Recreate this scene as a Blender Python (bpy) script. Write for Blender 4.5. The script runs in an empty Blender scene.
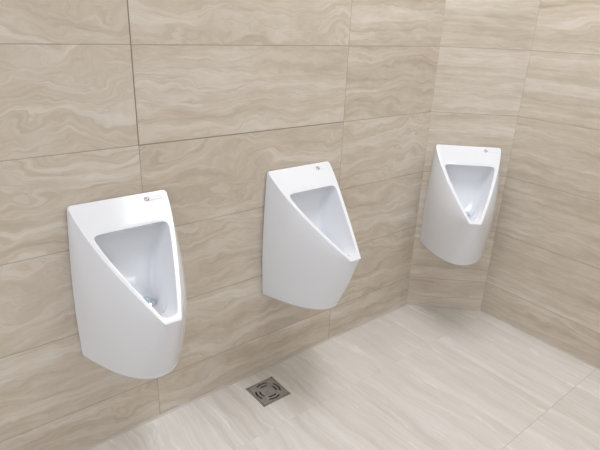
import bpy, bmesh, math, random
from mathutils import Vector, Matrix
random.seed(7)
scene = bpy.context.scene
col = scene.collection
PI = math.pi

# ------------------------------------------------------------------ helpers
def srgb(r, g, b):
    def f(c):
        c /= 255.0
        return c / 12.92 if c <= 0.04045 else ((c + 0.055) / 1.055) ** 2.4
    return (f(r), f(g), f(b), 1.0)

def link(name, me, parent=None, mat=None, smooth=False):
    o = bpy.data.objects.new(name, me)
    col.objects.link(o)
    if parent: o.parent = parent
    if mat: me.materials.append(mat)
    if smooth:
        for p in me.polygons: p.use_smooth = True
    return o

def from_bm(name, bm, mat, parent=None, smooth=False):
    bmesh.ops.recalc_face_normals(bm, faces=bm.faces[:])
    me = bpy.data.meshes.new(name)
    bm.to_mesh(me); bm.free()
    return link(name, me, parent, mat, smooth)

def empty(name, loc, rz, label, cat, group=None):
    o = bpy.data.objects.new(name, None); col.objects.link(o)
    o.empty_display_size = 0.1
    o.location = loc; o.rotation_euler = (0, 0, rz)
    o['label'] = label; o['category'] = cat
    if group: o['group'] = group
    return o

# ------------------------------------------------------------------ node helpers
class NT:
    def __init__(self, name):
        self.m = bpy.data.materials.new(name); self.m.use_nodes = True
        self.t = self.m.node_tree; self.n = self.t.nodes; self.l = self.t.links
        self.bsdf = self.n['Principled BSDF']
    def put(self, sock, v):
        if hasattr(v, 'node'): self.l.new(v, sock)
        else: sock.default_value = v
    def math(self, op, a, b=0.0, c=None, clamp=False):
        n = self.n.new('ShaderNodeMath'); n.operation = op; n.use_clamp = clamp
        self.put(n.inputs[0], a); self.put(n.inputs[1], b)
        if c is not None: self.put(n.inputs[2], c)
        return n.outputs[0]
    def comb(self, x, y, z):
        n = self.n.new('ShaderNodeCombineXYZ')
        for s, v in zip(n.inputs, (x, y, z)): self.put(s, v)
        return n.outputs[0]
    def noise(self, vec, scale, detail=3, rough=0.5, dist=0.0):
        n = self.n.new('ShaderNodeTexNoise'); n.noise_dimensions = '3D'
        self.put(n.inputs['Vector'], vec)
        n.inputs['Scale'].default_value = scale; n.inputs['Detail'].default_value = detail
        n.inputs['Roughness'].default_value = rough; n.inputs['Distortion'].default_value = dist
        return n.outputs['Fac']
    def ramp(self, fac, stops):
        n = self.n.new('ShaderNodeValToRGB'); e = n.color_ramp.elements
        while len(e) < len(stops): e.new(0.5)
        for x, (p, c) in zip(e, stops): x.position = p; x.color = c
        self.put(n.inputs[0], fac)
        return n.outputs[0]
    def mix(self, fac, a, b, mode='MIX'):
        n = self.n.new('ShaderNodeMix'); n.data_type = 'RGBA'; n.blend_type = mode
        self.put(n.inputs[0], fac); self.put(n.inputs[6], a); self.put(n.inputs[7], b)
        return n.outputs[2]
    def sstep(self, v, a, b, lo=0.0, hi=1.0):
        n = self.n.new('ShaderNodeMapRange'); n.interpolation_type = 'SMOOTHSTEP'
        self.put(n.inputs[0], v)
        n.inputs[1].default_value = a; n.inputs[2].default_value = b
        n.inputs[3].default_value = lo; n.inputs[4].default_value = hi
        return n.outputs[0]

def stone_tile(name, W, H, u0, v0, dark, mid, light, grout, gw, gstr, rough,
               swirl=0.20, seed=0.0, deep=None, fleck=0.45, freq=1.0, contrast=1.2, spec=0.5, stretch=0.9):
    """Travertine-look tile; UV in metres, u along the veins, v across them."""
    k = NT(name)
    uv = k.n.new('ShaderNodeUVMap'); uv.uv_map = 'UVMap'
    sp = k.n.new('ShaderNodeSeparateXYZ'); k.l.new(uv.outputs[0], sp.inputs[0])
    u, v = sp.outputs[0], sp.outputs[1]
    tu = k.math('DIVIDE', k.math('SUBTRACT', u, u0), W)
    tv = k.math('DIVIDE', k.math('SUBTRACT', v, v0), H)
    iu, iv = k.math('FLOOR', tu), k.math('FLOOR', tv)
    wn = k.n.new('ShaderNodeTexWhiteNoise'); wn.noise_dimensions = '3D'
    k.l.new(k.comb(iu, iv, seed), wn.inputs['Vector'])
    ws = k.n.new('ShaderNodeSeparateXYZ'); k.l.new(wn.outputs['Color'], ws.inputs[0])
    sx, sy, sz = ws.outputs[0], ws.outputs[1], ws.outputs[2]
    ou = k.math('MULTIPLY', sx, 37.0); oz = k.math('MULTIPLY', sy, 53.0)
    # large swirls bend the strata
    P1 = k.comb(k.math('ADD', k.math('MULTIPLY', u, 1.5 * freq), ou), k.math('MULTIPLY', v, 2.6 * freq), oz)
    n1 = k.math('SUBTRACT', k.noise(P1, 2.0, 3, 0.5, 0.35), 0.5)
    amp = k.math('MULTIPLY', k.math('ADD', k.math('MULTIPLY', sz, 1.3), 0.25), swirl)
    P2 = k.comb(k.math('ADD', k.math('MULTIPLY', u, 1.0), ou), k.math('MULTIPLY', v, 1.7), oz)
    n2 = k.math('SUBTRACT', k.noise(P2, 9.0 * freq, 4, 0.55), 0.5)
    v2 = k.math('ADD', v, k.math('ADD', k.math('MULTIPLY', n1, amp), k.math('MULTIPLY', n2, 0.016 + swirl * 0.15)))
    ua = k.math('ADD', k.math('MULTIPLY', u, stretch), ou)
    # broad strata
    b1 = k.noise(k.comb(ua, k.math('MULTIPLY', v2, 13.0 * freq), oz), 1.0, 5, 0.62)
    # fine veins
    b2 = k.noise(k.comb(k.math('MULTIPLY', ua, 1.4), k.math('MULTIPLY', v2, 46.0 * freq), oz), 1.0, 4, 0.6)
    # cloudy mottling
    b3 = k.noise(k.comb(k.math('MULTIPLY', ua, 5.0), k.math('MULTIPLY', v2, 14.0), oz), 1.6, 5, 0.6)
    b4 = k.noise(k.comb(k.math('MULTIPLY', ua, 9.0), k.math('MULTIPLY', v2, 60.0), oz), 1.5, 4, 0.6)
    f = k.math('ADD', k.math('MULTIPLY', b1, 0.38), k.math('ADD', k.math('MULTIPLY', b2, 0.24), k.math('ADD', k.math('MULTIPLY', b3, 0.22), k.math('MULTIPLY', b4, 0.16))))
    f = k.math('ADD', k.math('MULTIPLY', k.math('SUBTRACT', f, 0.5), contrast), 0.5)
    f = k.math('ADD', f, k.math('MULTIPLY', k.math('SUBTRACT', sy, 0.5), 0.03))
    c = k.ramp(f, [(0.34, dark), (0.5, mid), (0.64, light)])
    # narrow contour lines where the strata turn
    ln = k.math('ABSOLUTE', k.math('SUBTRACT', b1, 0.53))
    lm = k.sstep(ln, 0.0, 0.022, 0.42, 0.0)
    lm = k.math('MULTIPLY', lm, k.sstep(b3, 0.35, 0.65))
    c = k.mix(lm, c, dark)
    ln2 = k.math('ABSOLUTE', k.math('SUBTRACT', b1, 0.58))
    c = k.mix(k.math('MULTIPLY', k.sstep(ln2, 0.0, 0.02, fleck, 0.0), k.sstep(b2, 0.3, 0.6)), c, light)
    # grout
    def edge(t, size):
        fr = k.math('FRACT', t)
        d = k.math('MINIMUM', fr, k.math('SUBTRACT', 1.0, fr))
        return k.math('MULTIPLY', d, size)
    du, dv = edge(tu, W), edge(tv, H)
    d = k.math('MINIMUM', du, dv)
    wob = k.noise(k.comb(k.math('MULTIPLY', u, 6.0), k.math('MULTIPLY', v, 6.0), seed), 1.0, 2, 0.5)
    g = k.sstep(d, gw * 0.45, gw, 1.0, 0.0)
    gs = k.math('MULTIPLY', g, k.math('MULTIPLY', k.math('ADD', wob, 0.5), gstr), clamp=True)
    if deep:
        # joints left open between some tiles: (axis, position, from, to)
        for ax, pos, a, b, st in deep:
            p, q = (u, v) if ax == 'u' else (v, u)
            dd = k.math('ABSOLUTE', k.math('SUBTRACT', p, pos))
            mk = k.sstep(dd, gw * 0.55, gw * 1.25, 1.0, 0.0)
            mk = k.math('MULTIPLY', mk, k.math('MULTIPLY', k.math('GREATER_THAN', q, a), k.math('LESS_THAN', q, b)))
            gs = k.math('MAXIMUM', gs, k.math('MULTIPLY', mk, st))
    c = k.mix(gs, c, grout)
    k.l.new(c, k.bsdf.inputs['Base Color'])
    k.bsdf.inputs['Specular IOR Level'].default_value = spec
    k.put(k.bsdf.inputs['Roughness'], k.math('ADD', k.math('MULTIPLY', b3, 0.12), rough - 0.06))
    bp = k.n.new('ShaderNodeBump'); bp.inputs['Strength'].default_value = 0.35; bp.inputs['Distance'].default_value = 0.0012
    h = k.math('SUBTRACT', k.math('MULTIPLY', f, 0.10), gs)
    k.l.new(h, bp.inputs['Height']); k.l.new(bp.outputs[0], k.bsdf.inputs['Normal'])
    return k.m

def plain(name, c, rough=0.5, metal=0.0, coat=0.0, spec=0.5, noise=0.0, nscale=40.0, trans=0.0, ior=1.45):
    k = NT(name)
    if noise > 0:
        tc = k.n.new('ShaderNodeTexCoord')
        f = k.noise(tc.outputs['Object'], nscale, 4, 0.55)
        d = tuple(x * (1 - noise) for x in c[:3]) + (1,)
        k.l.new(k.ramp(f, [(0.35, d), (0.65, c)]), k.bsdf.inputs['Base Color'])
    else:
        k.bsdf.inputs['Base Color'].default_value = c
    k.bsdf.inputs['Roughness'].default_value = rough
    k.bsdf.inputs['Metallic'].default_value = metal
    k.bsdf.inputs['Coat Weight'].default_value = coat
    k.bsdf.inputs['Specular IOR Level'].default_value = spec
    k.bsdf.inputs['Transmission Weight'].default_value = trans
    k.bsdf.inputs['IOR'].default_value = ior
    return k.m

# ------------------------------------------------------------------ room dimensions (metres)
H0, TH, TW = 0.1772, 0.3, 0.8863
J1 = -1.4720
BA = 0.7687; BL = 0.4119            # chamfer wall angle and length
BX, BY = BL * math.cos(BA), -BL * math.sin(BA)
CA = 1.5833
CDX, CDY = math.cos(CA), -math.sin(CA)
CEIL = 3.0
XL, YN = -4.2, -3.4                 # far left wall, wall behind the viewer

WD, WM, WL_ = srgb(193, 178, 159), srgb(217, 205, 188), srgb(233, 225, 213)
GROUT = srgb(128, 112, 94)
rowz = [H0 + i * TH for i in range(9)]
M_wallA = stone_tile('beige_stone_wall_tile', TW, TH, J1, H0, WD, WM, WL_, GROUT, 0.0019, 0.50, 0.34, seed=3.0,
                     deep=[('u', J1, rowz[3], 9, .95), ('v', rowz[3], J1, J1 + TW, .85)], swirl=0.24)
M_wallB = stone_tile('beige_stone_corner_tile', TW, TH, -0.2, H0, WD, WM, WL_, GROUT, 0.0019, 0.50, 0.34, seed=11.0, swirl=0.07)
M_wallC = stone_tile('beige_stone_side_tile', TW, TH, 0.0, H0, WD, WM, WL_, GROUT, 0.0019, 0.50, 0.34, seed=23.0, swirl=0.09)
M_floor = stone_tile('pale_stone_floor_tile', 0.593, 0.593, -0.913 + 0.0, -1.335, srgb(211, 203, 194), srgb(228, 222, 215),
                     srgb(238, 233, 228), srgb(186, 178, 168), 0.0022, 0.14, 0.26, seed=5.0, swirl=0.13, freq=0.7, fleck=0.08, stretch=0.5,
                     contrast=1.25, deep=[('u', -0.913, -9, 9, 0.42)])
M_ceil = plain('white_ceiling_paint', srgb(240, 238, 234), 0.9, noise=0.02)
M_paint = plain('grey_wall_paint', srgb(222, 222, 224), 0.8, noise=0.02)
M_caulk = plain('pale_silicone_caulk', srgb(206, 199, 190), 0.5, noise=0.05)
M_cer = plain('white_glazed_ceramic', (0.87, 0.882, 0.915, 1), 0.14, spec=0.5, noise=0.008, nscale=6)
M_gapshade = plain('dark_gap_shade', srgb(70, 66, 64), 0.7, noise=0.1)  # shade of the gap behind each urinal, put in as dark colour
M_chrome = plain('polished_chrome', (0.78, 0.80, 0.82, 1), 0.12, metal=1.0, noise=0.05)
M_steel = plain('brushed_steel', srgb(178, 174, 169), 0.42, metal=0.5, noise=0.18, nscale=90)
M_pit = plain('dark_drain_interior', srgb(28, 26, 24), 0.6, noise=0.2)
M_blue = plain('pale_blue_plastic', srgb(188, 208, 218), 0.15, noise=0.06)
M_red = plain('red_print', srgb(150, 40, 54), 0.5, noise=0.03)
M_ink = plain('dark_print', srgb(70, 62, 78), 0.5, noise=0.03)
M_pale = plain('pale_blue_print', srgb(196, 204, 218), 0.5, noise=0.03)
M_stick = plain('white_vinyl', srgb(244, 244, 247), 0.35, noise=0.01)

# ------------------------------------------------------------------ setting
def slab(name, a, b, z0, z1, mat, thick=0.1, u0=0.0):
    """vertical wall from a to b (interior on the right hand side of a->b); UV in metres."""
    a, b = Vector(a), Vector(b)
    d = (b - a).normalized(); out = Vector((-d.y, d.x))
    L = (b - a).length
    bm = bmesh.new(); uvl = bm.loops.layers.uv.new('UVMap')
    vs = [bm.verts.new((p.x, p.y, z)) for z in (z0, z1) for p in (a, b, b + out * thick, a + out * thick)]
    for q in ((0, 1, 5, 4), (1, 2, 6, 5), (2, 3, 7, 6), (3, 0, 4, 7), (0, 3, 2, 1), (4, 5, 6, 7)):
        f = bm.faces.new([vs[i] for i in q])
        for lp in f.loops:
            c = lp.vert.co
            lp[uvl].uv = (u0 + (Vector((c.x, c.y)) - a).dot(d), c.z)
    o = from_bm(name, bm, mat)
    o['kind'] = 'structure'
    return o

slab('wall_left', (XL, 0), (0, 0), 0, CEIL, M_wallA, u0=XL)
slab('wall_corner', (0, 0), (BX, BY), 0, CEIL, M_wallB)
LC = (BY - YN) / -CDY
CE = (BX + CDX * LC, BY + CDY * LC)
slab('wall_right', (BX, BY), CE, 0, CEIL, M_wallC)
slab('wall_back', CE, (XL, YN), 0, CEIL, M_paint)
slab('wall_far_left', (XL, YN), (XL, 0), 0, CEIL, M_paint)

# floor with the square opening of the drain; veins run away from the left wall
DX0, DX1, DY0, DY1 = -1.117, -0.979, -0.203, -0.065
def floor_mesh():
    bm = bmesh.new(); uvl = bm.loops.layers.uv.new('UVMap')
    xs = [XL - .1, DX0, DX1, 0.5]; ys = [YN - .1, DY0, DY1, 0.1]
    g = {}
    for i in range(4):
        for j in range(4):
            for k, z in enumerate((0.0, -0.1)):
                g[i, j, k] = bm.verts.new((xs[i], ys[j], z))
    for i in range(3):
        for j in range(3):
            if (i, j) == (1, 1): continue
            for k in (0, 1):
                bm.faces.new([g[i, j, k], g[i + 1, j, k], g[i + 1, j + 1, k], g[i, j + 1, k]])
    for (p, q) in (((1, 1), (2, 1)), ((2, 1), (2, 2)), ((2, 2), (1, 2)), ((1, 2), (1, 1)),
                   ((0, 0), (1, 0)), ((1, 0), (2, 0)), ((2, 0), (3, 0)), ((3, 0), (3, 1)), ((3, 1), (3, 2)), ((3, 2), (3, 3)),
                   ((3, 3), (2, 3)), ((2, 3), (1, 3)), ((1, 3), (0, 3)), ((0, 3), (0, 2)), ((0, 2), (0, 1)), ((0, 1), (0, 0))):
        bm.faces.new([g[p[0], p[1], 0], g[q[0], q[1], 0], g[q[0], q[1], 1], g[p[0], p[1], 1]])
    for f in bm.faces:
        for lp in f.loops: lp[uvl].uv = (lp.vert.co.y, lp.vert.co.x)
    return bm
o = from_bm('floor', floor_mesh(), M_floor); o['kind'] = 'structure'

def box_bm(x0, x1, y0, y1, z0, z1):
    bm = bmesh.new()
    bmesh.ops.create_cube(bm, size=1.0)
    for v in bm.verts:
        v.co = Vector(((x0 + x1) / 2 + v.co.x * (x1 - x0), (y0 + y1) / 2 + v.co.y * (y1 - y0), (z0 + z1) / 2 + v.co.z * (z1 - z0)))
    return bm
o = from_bm('ceiling', box_bm(XL - .1, .5, YN - .1, .1, CEIL, CEIL + .1), M_ceil); o['kind'] = 'structure'

def fillet(name, a, b, w=0.009, h=0.004):
    a, b = Vector(a), Vector(b)
    d = (b - a).normalized(); inn = Vector((d.y, -d.x))
    bm = bmesh.new()
    prof = [(0, 0), (w, 0), (w * .55, h * .30), (w * .22, h * .62), (0, h)]
    r = []
    for p in (a, b):
        r.append([bm.verts.new((p.x + inn.x * q, p.y + inn.y * q, z)) for q, z in prof])
    n = len(prof)
    for i in range(n):
        bm.faces.new([r[0][i], r[0][(i + 1) % n], r[1][(i + 1) % n], r[1][i]])
    bm.faces.new(r[0]); bm.faces.new(r[1])
    o = from_bm(name, bm, M_caulk); o['kind'] = 'structure'
fillet('trim_1', (XL, 0), (0, 0))
fillet('trim_2', (0, 0), (BX, BY), 0.007, 0.004)
fillet('trim_3', (BX, BY), CE)

# ------------------------------------------------------------------ urinal (local: x along wall, -y out of wall, z up from the top edge)
TOPY, LIPY, LIPZ = 0.004, 0.357, -0.2760
BOTZ, BOTY = -0.541, 0.243
FW_T, FW_L = 0.157, 0.0255
RC = 0.009                    # radius of the two top corners
def corner(z): return RC - math.sqrt(max(0.0, RC * RC - (RC + z) ** 2)) if z > -RC else 0.0
def fw(t): return FW_T - (FW_T - FW_L) * t ** 1.5 - corner(LIPZ * t)
def fy(t): return TOPY + (LIPY - TOPY) * t - 0.015 * math.sin(PI * t)
def fz(t): return LIPZ * t
def wb(z):
    s = min(1.0, -z / 0.53)
    return 0.157 + 0.017 * math.sin(min(1.0, s / 0.72) * PI / 2) - corner(z) - 0.003 * max(0, s - .72) / .28
NS = 12                       # side segments
def side(wbk, w, y, bulge):
    """points from wall corner to front corner on the + side, bulging out."""
    P0, P3 = Vector((wbk, 0)), Vector((w, y))
    L = (P3 - P0).length
    nrm = Vector((P3.y - P0.y, -(P3.x - P0.x)))
    nrm = nrm.normalized() if nrm.length > 1e-9 else Vector((1, 0))
    P1 = P0.lerp(P3, 0.33) + nrm * bulge * L
    P2 = P0.lerp(P3, 0.70) + nrm * bulge * L * 0.8
    out = []
    for i in range(NS + 1):
        t = i / NS
        out.append(P0 * (1 - t) ** 3 + P1 * 3 * t * (1 - t) ** 2 + P2 * 3 * t * t * (1 - t) + P3 * t ** 3)
    return out

def urinal_body():
    bm = bmesh.new()
    NT_ = 44                  # rows on the face
    KL = 4                    # segments across the lip
    KT = 16                   # segments across the top
    V = lambda x, y, z: bm.verts.new((x, -y, z))
    NB = 22
    def below(s):
        z = LIPZ + (BOTZ - LIPZ) * s
        y = LIPY - (LIPY - BOTY) * s ** 1.3
        w = FW_L + 0.016 * s
        pts = side(wb(z), w, y, 0.115)
        fr = [Vector((w - 2 * w * j / KL, y)) for j in range(1, KL)]
        line = pts + fr + [Vector((-p.x, p.y)) for p in pts[::-1]]
        for _ in range(int(28 * s)):
            q = line[:]
            for m in range(1, len(line) - 1):
                q[m] = line[m] * .5 + (line[m - 1] + line[m + 1]) * .25
            line = q
        sc = y / max(p.y for p in line)
        return [Vector((p.x, p.y * sc)) for p in line], z
    tt_ = [(i / NT_) ** 1.5 for i in range(NT_ + 1)]
    zs, grid = [], []
    for i in range(NT_ + 1):
        t = tt_[i]
        zs.append(fz(t)); grid.append(side(wb(fz(t)), fw(t), fy(t), 0.115 * min(1, t * 2.5)))
    fronts = []
    for i in range(1, NB + 1):
        line, z = below(i / NB * 0.93)
        zs.append(z); grid.append(line[:NS + 1]); fronts.append(line[NS + 1:NS + KL])
    # blend the flanks above and below the lip into one smooth surface
    for _ in range(60):
        new = [r[:] for r in grid]
        for i in range(2, len(grid) - 1):
            for m in range(1, NS):
                h0, h1 = zs[i - 1] - zs[i], zs[i] - zs[i + 1]
                avg = (grid[i - 1][m] * h1 + grid[i + 1][m] * h0) / (h0 + h1)
                k = 0.5 * (1 - (m / NS) ** 3)
                new[i][m] = grid[i][m].lerp(avg, k)
        grid = new
    rowsR, rowsL, rowsN = [], [], []
    for i in range(NT_ + 1):
        rowsR.append([V(p.x, p.y, zs[i]) for p in grid[i]])
        rowsL.append([V(-p.x, p.y, zs[i]) for p in grid[i]])
    lipfront = [V(FW_L - 2 * FW_L * j / KL, LIPY, LIPZ) for j in range(1, KL)]
    rowsN.append(rowsR[-1] + lipfront + rowsL[-1][::-1])
    for i in range(NB):
        g, z = grid[NT_ + 1 + i], zs[NT_ + 1 + i]
        full = g + fronts[i] + [Vector((-p.x, p.y)) for p in g[::-1]]
        rowsN.append([V(p.x, p.y, z) for p in full])
    # rounded bottom edge
    line = full
    zc = LIPZ + (BOTZ - LIPZ) * 0.93
    rr = 0.019
    for k in range(1, 7):
        a = k / 6 * PI / 2
        inset = 0.024 * (1 - math.cos(a))
        ring = []
        for p in line:
            dlen = max(p.length, 1e-6)
            f = 1 - inset / max(dlen, .12)
            ring.append(V(p.x * f, p.y * (f if p.y > 1e-5 else 0), zc - rr * math.sin(a)))
        rowsN.append(ring)
    zb = zc - rr
    for f in (0.75, 0.5, 0.25):
        last = [v.co.copy() for v in rowsN[-1]] if f == 0.75 else base
        base = last
        rowsN.append([V(c.x * f, -c.y * f, zb - 0.004 * (1 - f)) for c in base])
    for a, b in zip(rowsN, rowsN[1:]):
        for m in range(len(a) - 1):
            bm.faces.new([a[m], a[m + 1], b[m + 1], b[m]])
    bm.faces.new(rowsN[-1])
    for R in (rowsR, rowsL):
        for a, b in zip(R, R[1:]):
            for m in range(NS):
                bm.faces.new([a[m], a[m + 1], b[m + 1], b[m]])
    # top ledge
    topF = [rowsL[0][-1]] + [V((FW_T - RC) * (2 * j / KT - 1), TOPY, 0) for j in range(1, KT)] + [rowsR[0][-1]]
    topB = [rowsL[0][0]] + [V((FW_T - RC) * (2 * j / KT - 1), 0, 0) for j in range(1, KT)] + [rowsR[0][0]]
    for j in range(KT):
        bm.faces.new([topF[j], topF[j + 1], topB[j + 1], topB[j]])
    # outer loop of the front face, clockwise from the top left
    outer = topF[:-1] + [r[-1] for r in rowsR] + lipfront + [r[-1] for r in rowsL[::-1]][:-1]
    par = {}
    for j, v in enumerate(topF): par[v] = (v.co.x, 0.0)
    for i, r in enumerate(rowsR): par[r[-1]] = (fw(tt_[i]), tt_[i])
    for i, r in enumerate(rowsL): par[r[-1]] = (-fw(tt_[i]), tt_[i])
    for v in lipfront: par[v] = (v.co.x, 1.0)
    # opening outline in (x, t)
    LF = 0.436
    T0, T1 = 0.270, 0.962
    def ow(t): return fw(t) - 0.0115 - 0.006 * (1 - t)
    raw = []
    for j in range(40): raw.append((-ow(T0) + 2 * ow(T0) * j / 40, T0 * LF))
    for j in range(80):
        t = T0 + (T1 - T0) * j / 80; raw.append((ow(t), t * LF))
    for j in range(6): raw.append((ow(T1) - 2 * ow(T1) * j / 6, T1 * LF))
    for j in range(80):
        t = T1 - (T1 - T0) * j / 80; raw.append((-ow(t), t * LF))
    # resample evenly and round the corners
    def resample(P, n):
        Ls = [0]
        for a, b in zip(P, P[1:] + P[:1]): Ls.append(Ls[-1] + math.dist(a, b))
        out = []; m = 0
        for i in range(n):
            s = Ls[-1] * i / n
            while Ls[m + 1] < s: m += 1
            a, b = P[m], P[(m + 1) % len(P)]; f = (s - Ls[m]) / max(Ls[m + 1] - Ls[m], 1e-9)
            out.append((a[0] + (b[0] - a[0]) * f, a[1] + (b[1] - a[1]) * f))
        return out
    raw = resample(raw, 400)
    for _ in range(110):
        sm = []
        for i in range(400):
            a, b, c = raw[i - 1], raw[i], raw[(i + 1) % 400]
            kk = .25 if b[1] < .6 * LF else (.25 if _ < 9 else 0)
            sm.append((b[0] * (1 - 2 * kk) + (a[0] + c[0]) * kk, b[1] * (1 - 2 * kk) + (a[1] + c[1]) * kk))
        raw = sm
    ctr = (0.0, 0.52 * LF)
    ang = [math.atan2(p[1] - ctr[1], p[0] - ctr[0]) for p in raw]
    def hit(x, v):
        a = math.atan2(v - ctr[1], x - ctr[0])
        best = None
        for i in range(400):
            j = (i + 1) % 400
            d0 = (ang[i] - a + PI) % (2 * PI) - PI; d1 = (ang[j] - a + PI) % (2 * PI) - PI
            if abs(d0) < 1 and abs(d1) < 1 and d0 <= 0 <= d1 and d1 > d0:
                f = -d0 / (d1 - d0)
                return (raw[i][0] + (raw[j][0] - raw[i][0]) * f, raw[i][1] + (raw[j][1] - raw[i][1]) * f)
        i = min(range(400), key=lambda q: abs((ang[q] - a + PI) % (2 * PI) - PI))
        return raw[i]
    opening = []
    for v in outer:
        x, t = par[v]
        px, pv = hit(x, t * LF)
        opening.append((px, pv / LF))
    n = len(outer)
    FS = 4
    rings = [outer]
    for k in range(1, FS + 1):
        f = k / FS
        ring = []
        for v, (px, pt) in zip(outer, opening):
            x, t = par[v]
            X = x + (px - x) * f; Tt = t + (pt - t) * f
            ring.append(V(X, fy(Tt), fz(Tt)))
        rings.append(ring)
    # bowl: each opening point runs inward, back and down to the sump
    NBW = 18
    bc = Vector((0, 0.165, -0.306))
    bowl = []
    for k in range(1, NBW + 1):
        s = k / NBW
        ring = []
        for (px, pt) in opening:
            P = Vector((px, fy(pt), fz(pt)))
            tt = (pt - T0) / (T1 - T0)
            a = math.atan2(pt * LF - ctr[1], px)
            Q = bc + Vector((0.030 * math.cos(a), 0.030 * math.sin(a), 0))
            back = 0.072 * (1 - tt) + 0.012 * tt
            down = 0.018 * (1 - tt) + 0.024 * tt
            C1 = P + Vector((-px * 0.02, -back, -down))
            up = 0.20 * (1 - tt) + 0.016 * tt
            C2 = Vector((px * (0.62), 0, 0)) + Vector((0, Q.y + (C1.y - Q.y) * (0.80), Q.z + up * 0.34))
            p = P * (1 - s) ** 3 + C1 * 3 * s * (1 - s) ** 2 + C2 * 3 * s * s * (1 - s) + Q * s ** 3
            ring.append(p)
        for _ in range(4 * min(k, NBW - k)):
            ring = [c * .5 + (ring[i - 1] + ring[(i + 1) % n]) * .25 for i, c in enumerate(ring)]
        bowl.append([V(p.x, p.y, p.z) for p in ring])
    rings += bowl
    for a, b in zip(rings, rings[1:]):
        for m in range(n):
            bm.faces.new([a[m], a[(m + 1) % n], b[(m + 1) % n], b[m]])
    bm.faces.new(rings[-1])
    # back, against the wall
    backloop = topB + [r[0] for r in rowsR[1:]] + [r[0] for r in rowsN[1:]]
    endl = [r[-1] for r in rowsN[1:]][::-1] + [r[0] for r in rowsL[1:]][::-1]
    try: bm.faces.new(backloop + endl)
    except Exception: pass
    bmesh.ops.remove_doubles(bm, verts=bm.verts[:], dist=1e-5)
    bmesh.ops.recalc_face_normals(bm, faces=bm.faces[:])
    # bevel the crease loop and the opening loop
    key = lambda v: (round(v.co.x, 5), round(v.co.y, 5), round(v.co.z, 5))
    def loopkeys(vs): return {key(v) for v in vs if v.is_valid}
    bw = bm.edges.layers.float.new('bevel_weight_edge')
    ok, pk = loopkeys(outer), loopkeys(rings[FS])
    tb = loopkeys(topB) | loopkeys([r[0] for r in rowsR]) | loopkeys([r[0] for r in rowsL])
    for e in bm.edges:
        if abs(e.verts[0].co.y) < 1e-6 and abs(e.verts[1].co.y) < 1e-6: e.smooth = False
        a, b = key(e.verts[0]), key(e.verts[1])
        if a in ok and b in ok:
            e[bw] = max(0.40, min(1.0, 1.1 + (e.verts[0].co.z + e.verts[1].co.z) * 0.5 * 6.0))
        elif a in pk and b in pk: e[bw] = 0.32
    return bm

def disc_bm(r, h, seg=24, dome=0.0):
    bm = bmesh.new(); rings = []
    prof = [(r, 0), (r, h * .6), (r * .9, h)] + [(r * f, h + dome * (1 - f * f)) for f in (.7, .45, .2)]
    for q, z in prof:
        rings.append([bm.verts.new((q * math.cos(2 * PI * i / seg), q * math.sin(2 * PI * i / seg), z)) for i in range(seg)])
    for a, b in zip(rings, rings[1:]):
        for i in range(seg): bm.faces.new([a[i], a[(i + 1) % seg], b[(i + 1) % seg], b[i]])
    bm.faces.new(rings[-1]); bm.faces.new(rings[0])
    return bm

def ring_bm(r0, r1, h, seg=32):
    bm = bmesh.new(); R = []
    for q, z in ((r0, 0), (r0, h), (r1, h), (r1, 0)):
        R.append([bm.verts.new((q * math.cos(2 * PI * i / seg), q * math.sin(2 * PI * i / seg), z)) for i in range(seg)])
    for k in range(4):
        a, b = R[k], R[(k + 1) % 4]
        for i in range(seg): bm.faces.new([a[i], a[(i + 1) % seg], b[(i + 1) % seg], b[i]])
    return bm

def addbox(bm, x0, x1, y0, y1, z0, z1, rot=0.0):
    r = bmesh.ops.create_cube(bm, size=1.0)
    c, s = math.cos(rot), math.sin(rot)
    for v in r['verts']:
        x = v.co.x * (x1 - x0); y = v.co.y * (y1 - y0)
        v.co = Vector(((x0 + x1) / 2 + c * x - s * y, (y0 + y1) / 2 + s * x + c * y, (z0 + z1) / 2 + v.co.z * (z1 - z0)))

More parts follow.
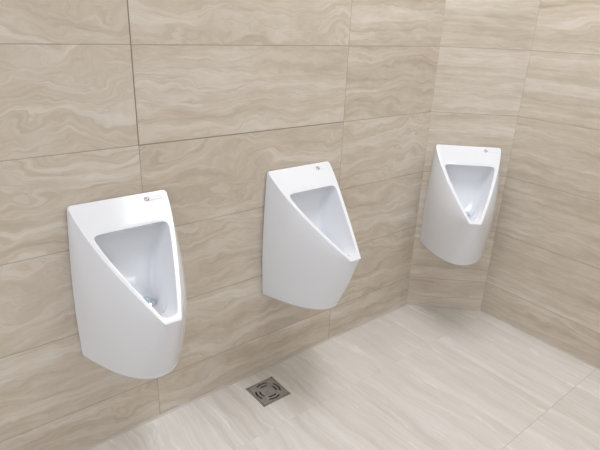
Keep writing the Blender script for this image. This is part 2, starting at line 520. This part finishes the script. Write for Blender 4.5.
def urinal(loc, rz, label):
    root = empty('urinal', loc, rz, label, 'urinal', 'wall hung urinals')
    b = from_bm('ceramic_body', urinal_body(), M_cer, root, True)
    b.location = (0, -0.0035, 0)
    md = b.modifiers.new('bevel', 'BEVEL'); md.limit_method = 'WEIGHT'; md.width = 0.014; md.segments = 4
    md.use_clamp_overlap = True
    # thin block added behind the ceramic, dark colour stands for the gap's shade
    gm = bmesh.new()
    addbox(gm, -0.1535, 0.1535, -0.0045, 0.0, -0.515, -0.008)
    from_bm('gap_shade', gm, M_gapshade, root)
    # strainer in the sump
    st = from_bm('drain_strainer', disc_bm(0.028, 0.005, 28, 0.007), M_chrome, root, True)
    st.location = (0, -0.168, -0.3060)
    cp = from_bm('strainer_cap', disc_bm(0.018, 0.006, 24, 0.009), M_blue, st, True)
    cp.location = (0, 0.001, 0.006)
    # sticker on the front deck, upper right
    t = 0.055
    ang = math.atan2(-(fz(t + .02) - fz(t - .02)), fy(t + .02) - fy(t - .02))
    base = Vector((0.0, -0.0035 - fy(t), fz(t)))
    nrm = Vector((0, -math.sin(ang), math.cos(ang)))
    def place(o):
        o.location = base + nrm * 0.0004
        o.rotation_euler = (ang, 0, 0)
    sb = bmesh.new(); addbox(sb, 0.074, 0.1365, -0.0085, 0.0085, 0.0, 0.0005)
    s = from_bm('warning_sticker', sb, M_stick, root); place(s)
    rg = from_bm('prohibition_ring', ring_bm(0.0060, 0.0080, 0.0004), M_red, s); rg.location = (0.083, 0, 0.0005)
    sl = bmesh.new(); addbox(sl, -0.0068, 0.0068, -0.0008, 0.0008, 0, 0.0004, -PI / 4)
    q = from_bm('slash_bar', sl, M_red, s); q.location = (0.083, 0, 0.0007)
    gl = bmesh.new()
    addbox(gl, -0.0030, 0.0006, -0.0006, 0.0026, 0, 0.0003, 0.4); addbox(gl, -0.0006, 0.0036, -0.0028, -0.0006, 0, 0.0003, -0.5)
    q = from_bm('pictogram', gl, M_ink, s); q.location = (0.083, 0, 0.0005)
    fr = bmesh.new()
    x0, x1, y0, y1, w = 0.0955, 0.1335, -0.0058, 0.0058, 0.0007
    addbox(fr, x0, x1, y0, y0 + w, 0, .0003); addbox(fr, x0, x1, y1 - w, y1, 0, .0003)
    addbox(fr, x0, x0 + w, y0, y1, 0, .0003); addbox(fr, x1 - w, x1, y0, y1, 0, .0003)
    q = from_bm('text_frame', fr, M_pale, s); q.location = (0, 0, 0.0005)
    return root

ZT = 0.9199
urinal((-1.5525, 0, ZT), 0.0, 'white ceramic urinal on the left wall, nearest the camera and furthest from the corner')
urinal((-0.8200, 0, ZT), 0.0, 'middle white ceramic urinal on the left wall, between the nearest one and the corner')
S3 = 0.2005
urinal((S3 * math.cos(BA), -S3 * math.sin(BA), ZT), -BA, 'white ceramic urinal on the narrow angled wall across the corner, beyond the other two')

# ------------------------------------------------------------------ floor drain
dcx, dcy = (DX0 + DX1) / 2, (DY0 + DY1) / 2
HS = (DX1 - DX0) / 2
dr = empty('floor_drain', (dcx, dcy, 0.0), 0.0, 'square steel floor drain with round slotted grate below the middle urinal', 'drain')
def grate_bm():
    bm = bmesh.new(); SEG = 96
    radii = [0.020, 0.0320, 0.0385, 0.0425, 0.0480, 0.0550, 0.0580]
    hs = 0.0605
    def pt(i, r): a = 2 * PI * i / SEG; return (r * math.cos(a), r * math.sin(a), 0)
    def sq(i):
        a = 2 * PI * i / SEG; c, s = math.cos(a), math.sin(a); k = hs / max(abs(c), abs(s)); return (c * k, s * k, 0)
    R = [[bm.verts.new(pt(i, r)) for i in range(SEG)] for r in radii]
    R.append([bm.verts.new(sq(i)) for i in range(SEG)])
    bm.faces.new(R[0])
    for k in range(len(R) - 1):
        for i in range(SEG):
            ph = ((i + .5) / SEG * 4 + 0.5) % 1.0          # 0.5 at edge mid directions
            slot = (k == 1 and abs(ph - .5) < .33) or (k == 4 and abs(ph - .5) < .34)
            if slot: continue
            bm.faces.new([R[k][i], R[k][(i + 1) % SEG], R[k + 1][(i + 1) % SEG], R[k + 1][i]])
    bmesh.ops.recalc_face_normals(bm, faces=bm.faces[:])
    r = bmesh.ops.extrude_face_region(bm, geom=bm.faces[:])
    for v in [g for g in r['geom'] if isinstance(g, bmesh.types.BMVert)]: v.co.z += 0.003
    return bm
g = from_bm('grate', grate_bm(), M_steel, dr); g.location = (0, 0, -0.0015)
fb = bmesh.new()
e = HS - 0.0005
for (x0, x1, y0, y1) in ((-e, e, -e, -e + .0065), (-e, e, e - .0065, e), (-e, -e + .0065, -e, e), (e - .0065, e, -e, e)):
    addbox(fb, x0, x1, y0, y1, -0.03, 0.001)
from_bm('frame', fb, M_steel, dr)
pb = bmesh.new(); addbox(pb, -e, e, -e, e, -0.07, -0.031)
from_bm('sump', pb, M_pit, dr)

# ------------------------------------------------------------------ light
def area(name, loc, sx, sy, power, c=(1, 1, 1)):
    L = bpy.data.lights.new(name, 'AREA'); L.shape = 'RECTANGLE'; L.size = sx; L.size_y = sy; L.energy = power; L.color = c
    o = bpy.data.objects.new(name, L); col.objects.link(o); o.location = loc
    return o
CW = (0.93, 0.975, 1.04)
for x, y, p in ((-3.7, -1.7, 19), (-3.7, -0.55, 16), (-0.42, -0.5, 24), (0.0, -2.8, 18)):
    area('ceiling_lamp', (x, y, CEIL - 0.02), 0.8, 0.8, p, CW)
w = bpy.data.worlds.new('world'); scene.world = w; w.use_nodes = True
w.node_tree.nodes['Background'].inputs[0].default_value = (0.9, 0.93, 1, 1)
w.node_tree.nodes['Background'].inputs[1].default_value = 0.0

# ------------------------------------------------------------------ camera
cam = bpy.data.cameras.new('camera'); co = bpy.data.objects.new('camera', cam); col.objects.link(co)
cam.sensor_fit = 'HORIZONTAL'; cam.sensor_width = 36.0; cam.lens = 36.0 * 510.672 / 600.0
cam.clip_start = 0.02
r = Vector((0.77909559, -0.62573473, 0.03828983)); u = Vector((0.20366799, 0.31040327, 0.92853065)); b = Vector((-0.59289916, -0.71561571, 0.36927595))
m = Matrix((r, u, b)).transposed().to_4x4(); m.translation = Vector((-2.08195836, -1.54867354, 1.45806423))
co.matrix_world = m
scene.camera = co
vs = scene.view_settings
vs.view_transform = 'Standard'; vs.look = 'None'; vs.gamma = 1.0; vs.use_curve_mapping = False
vs.exposure = -0.05
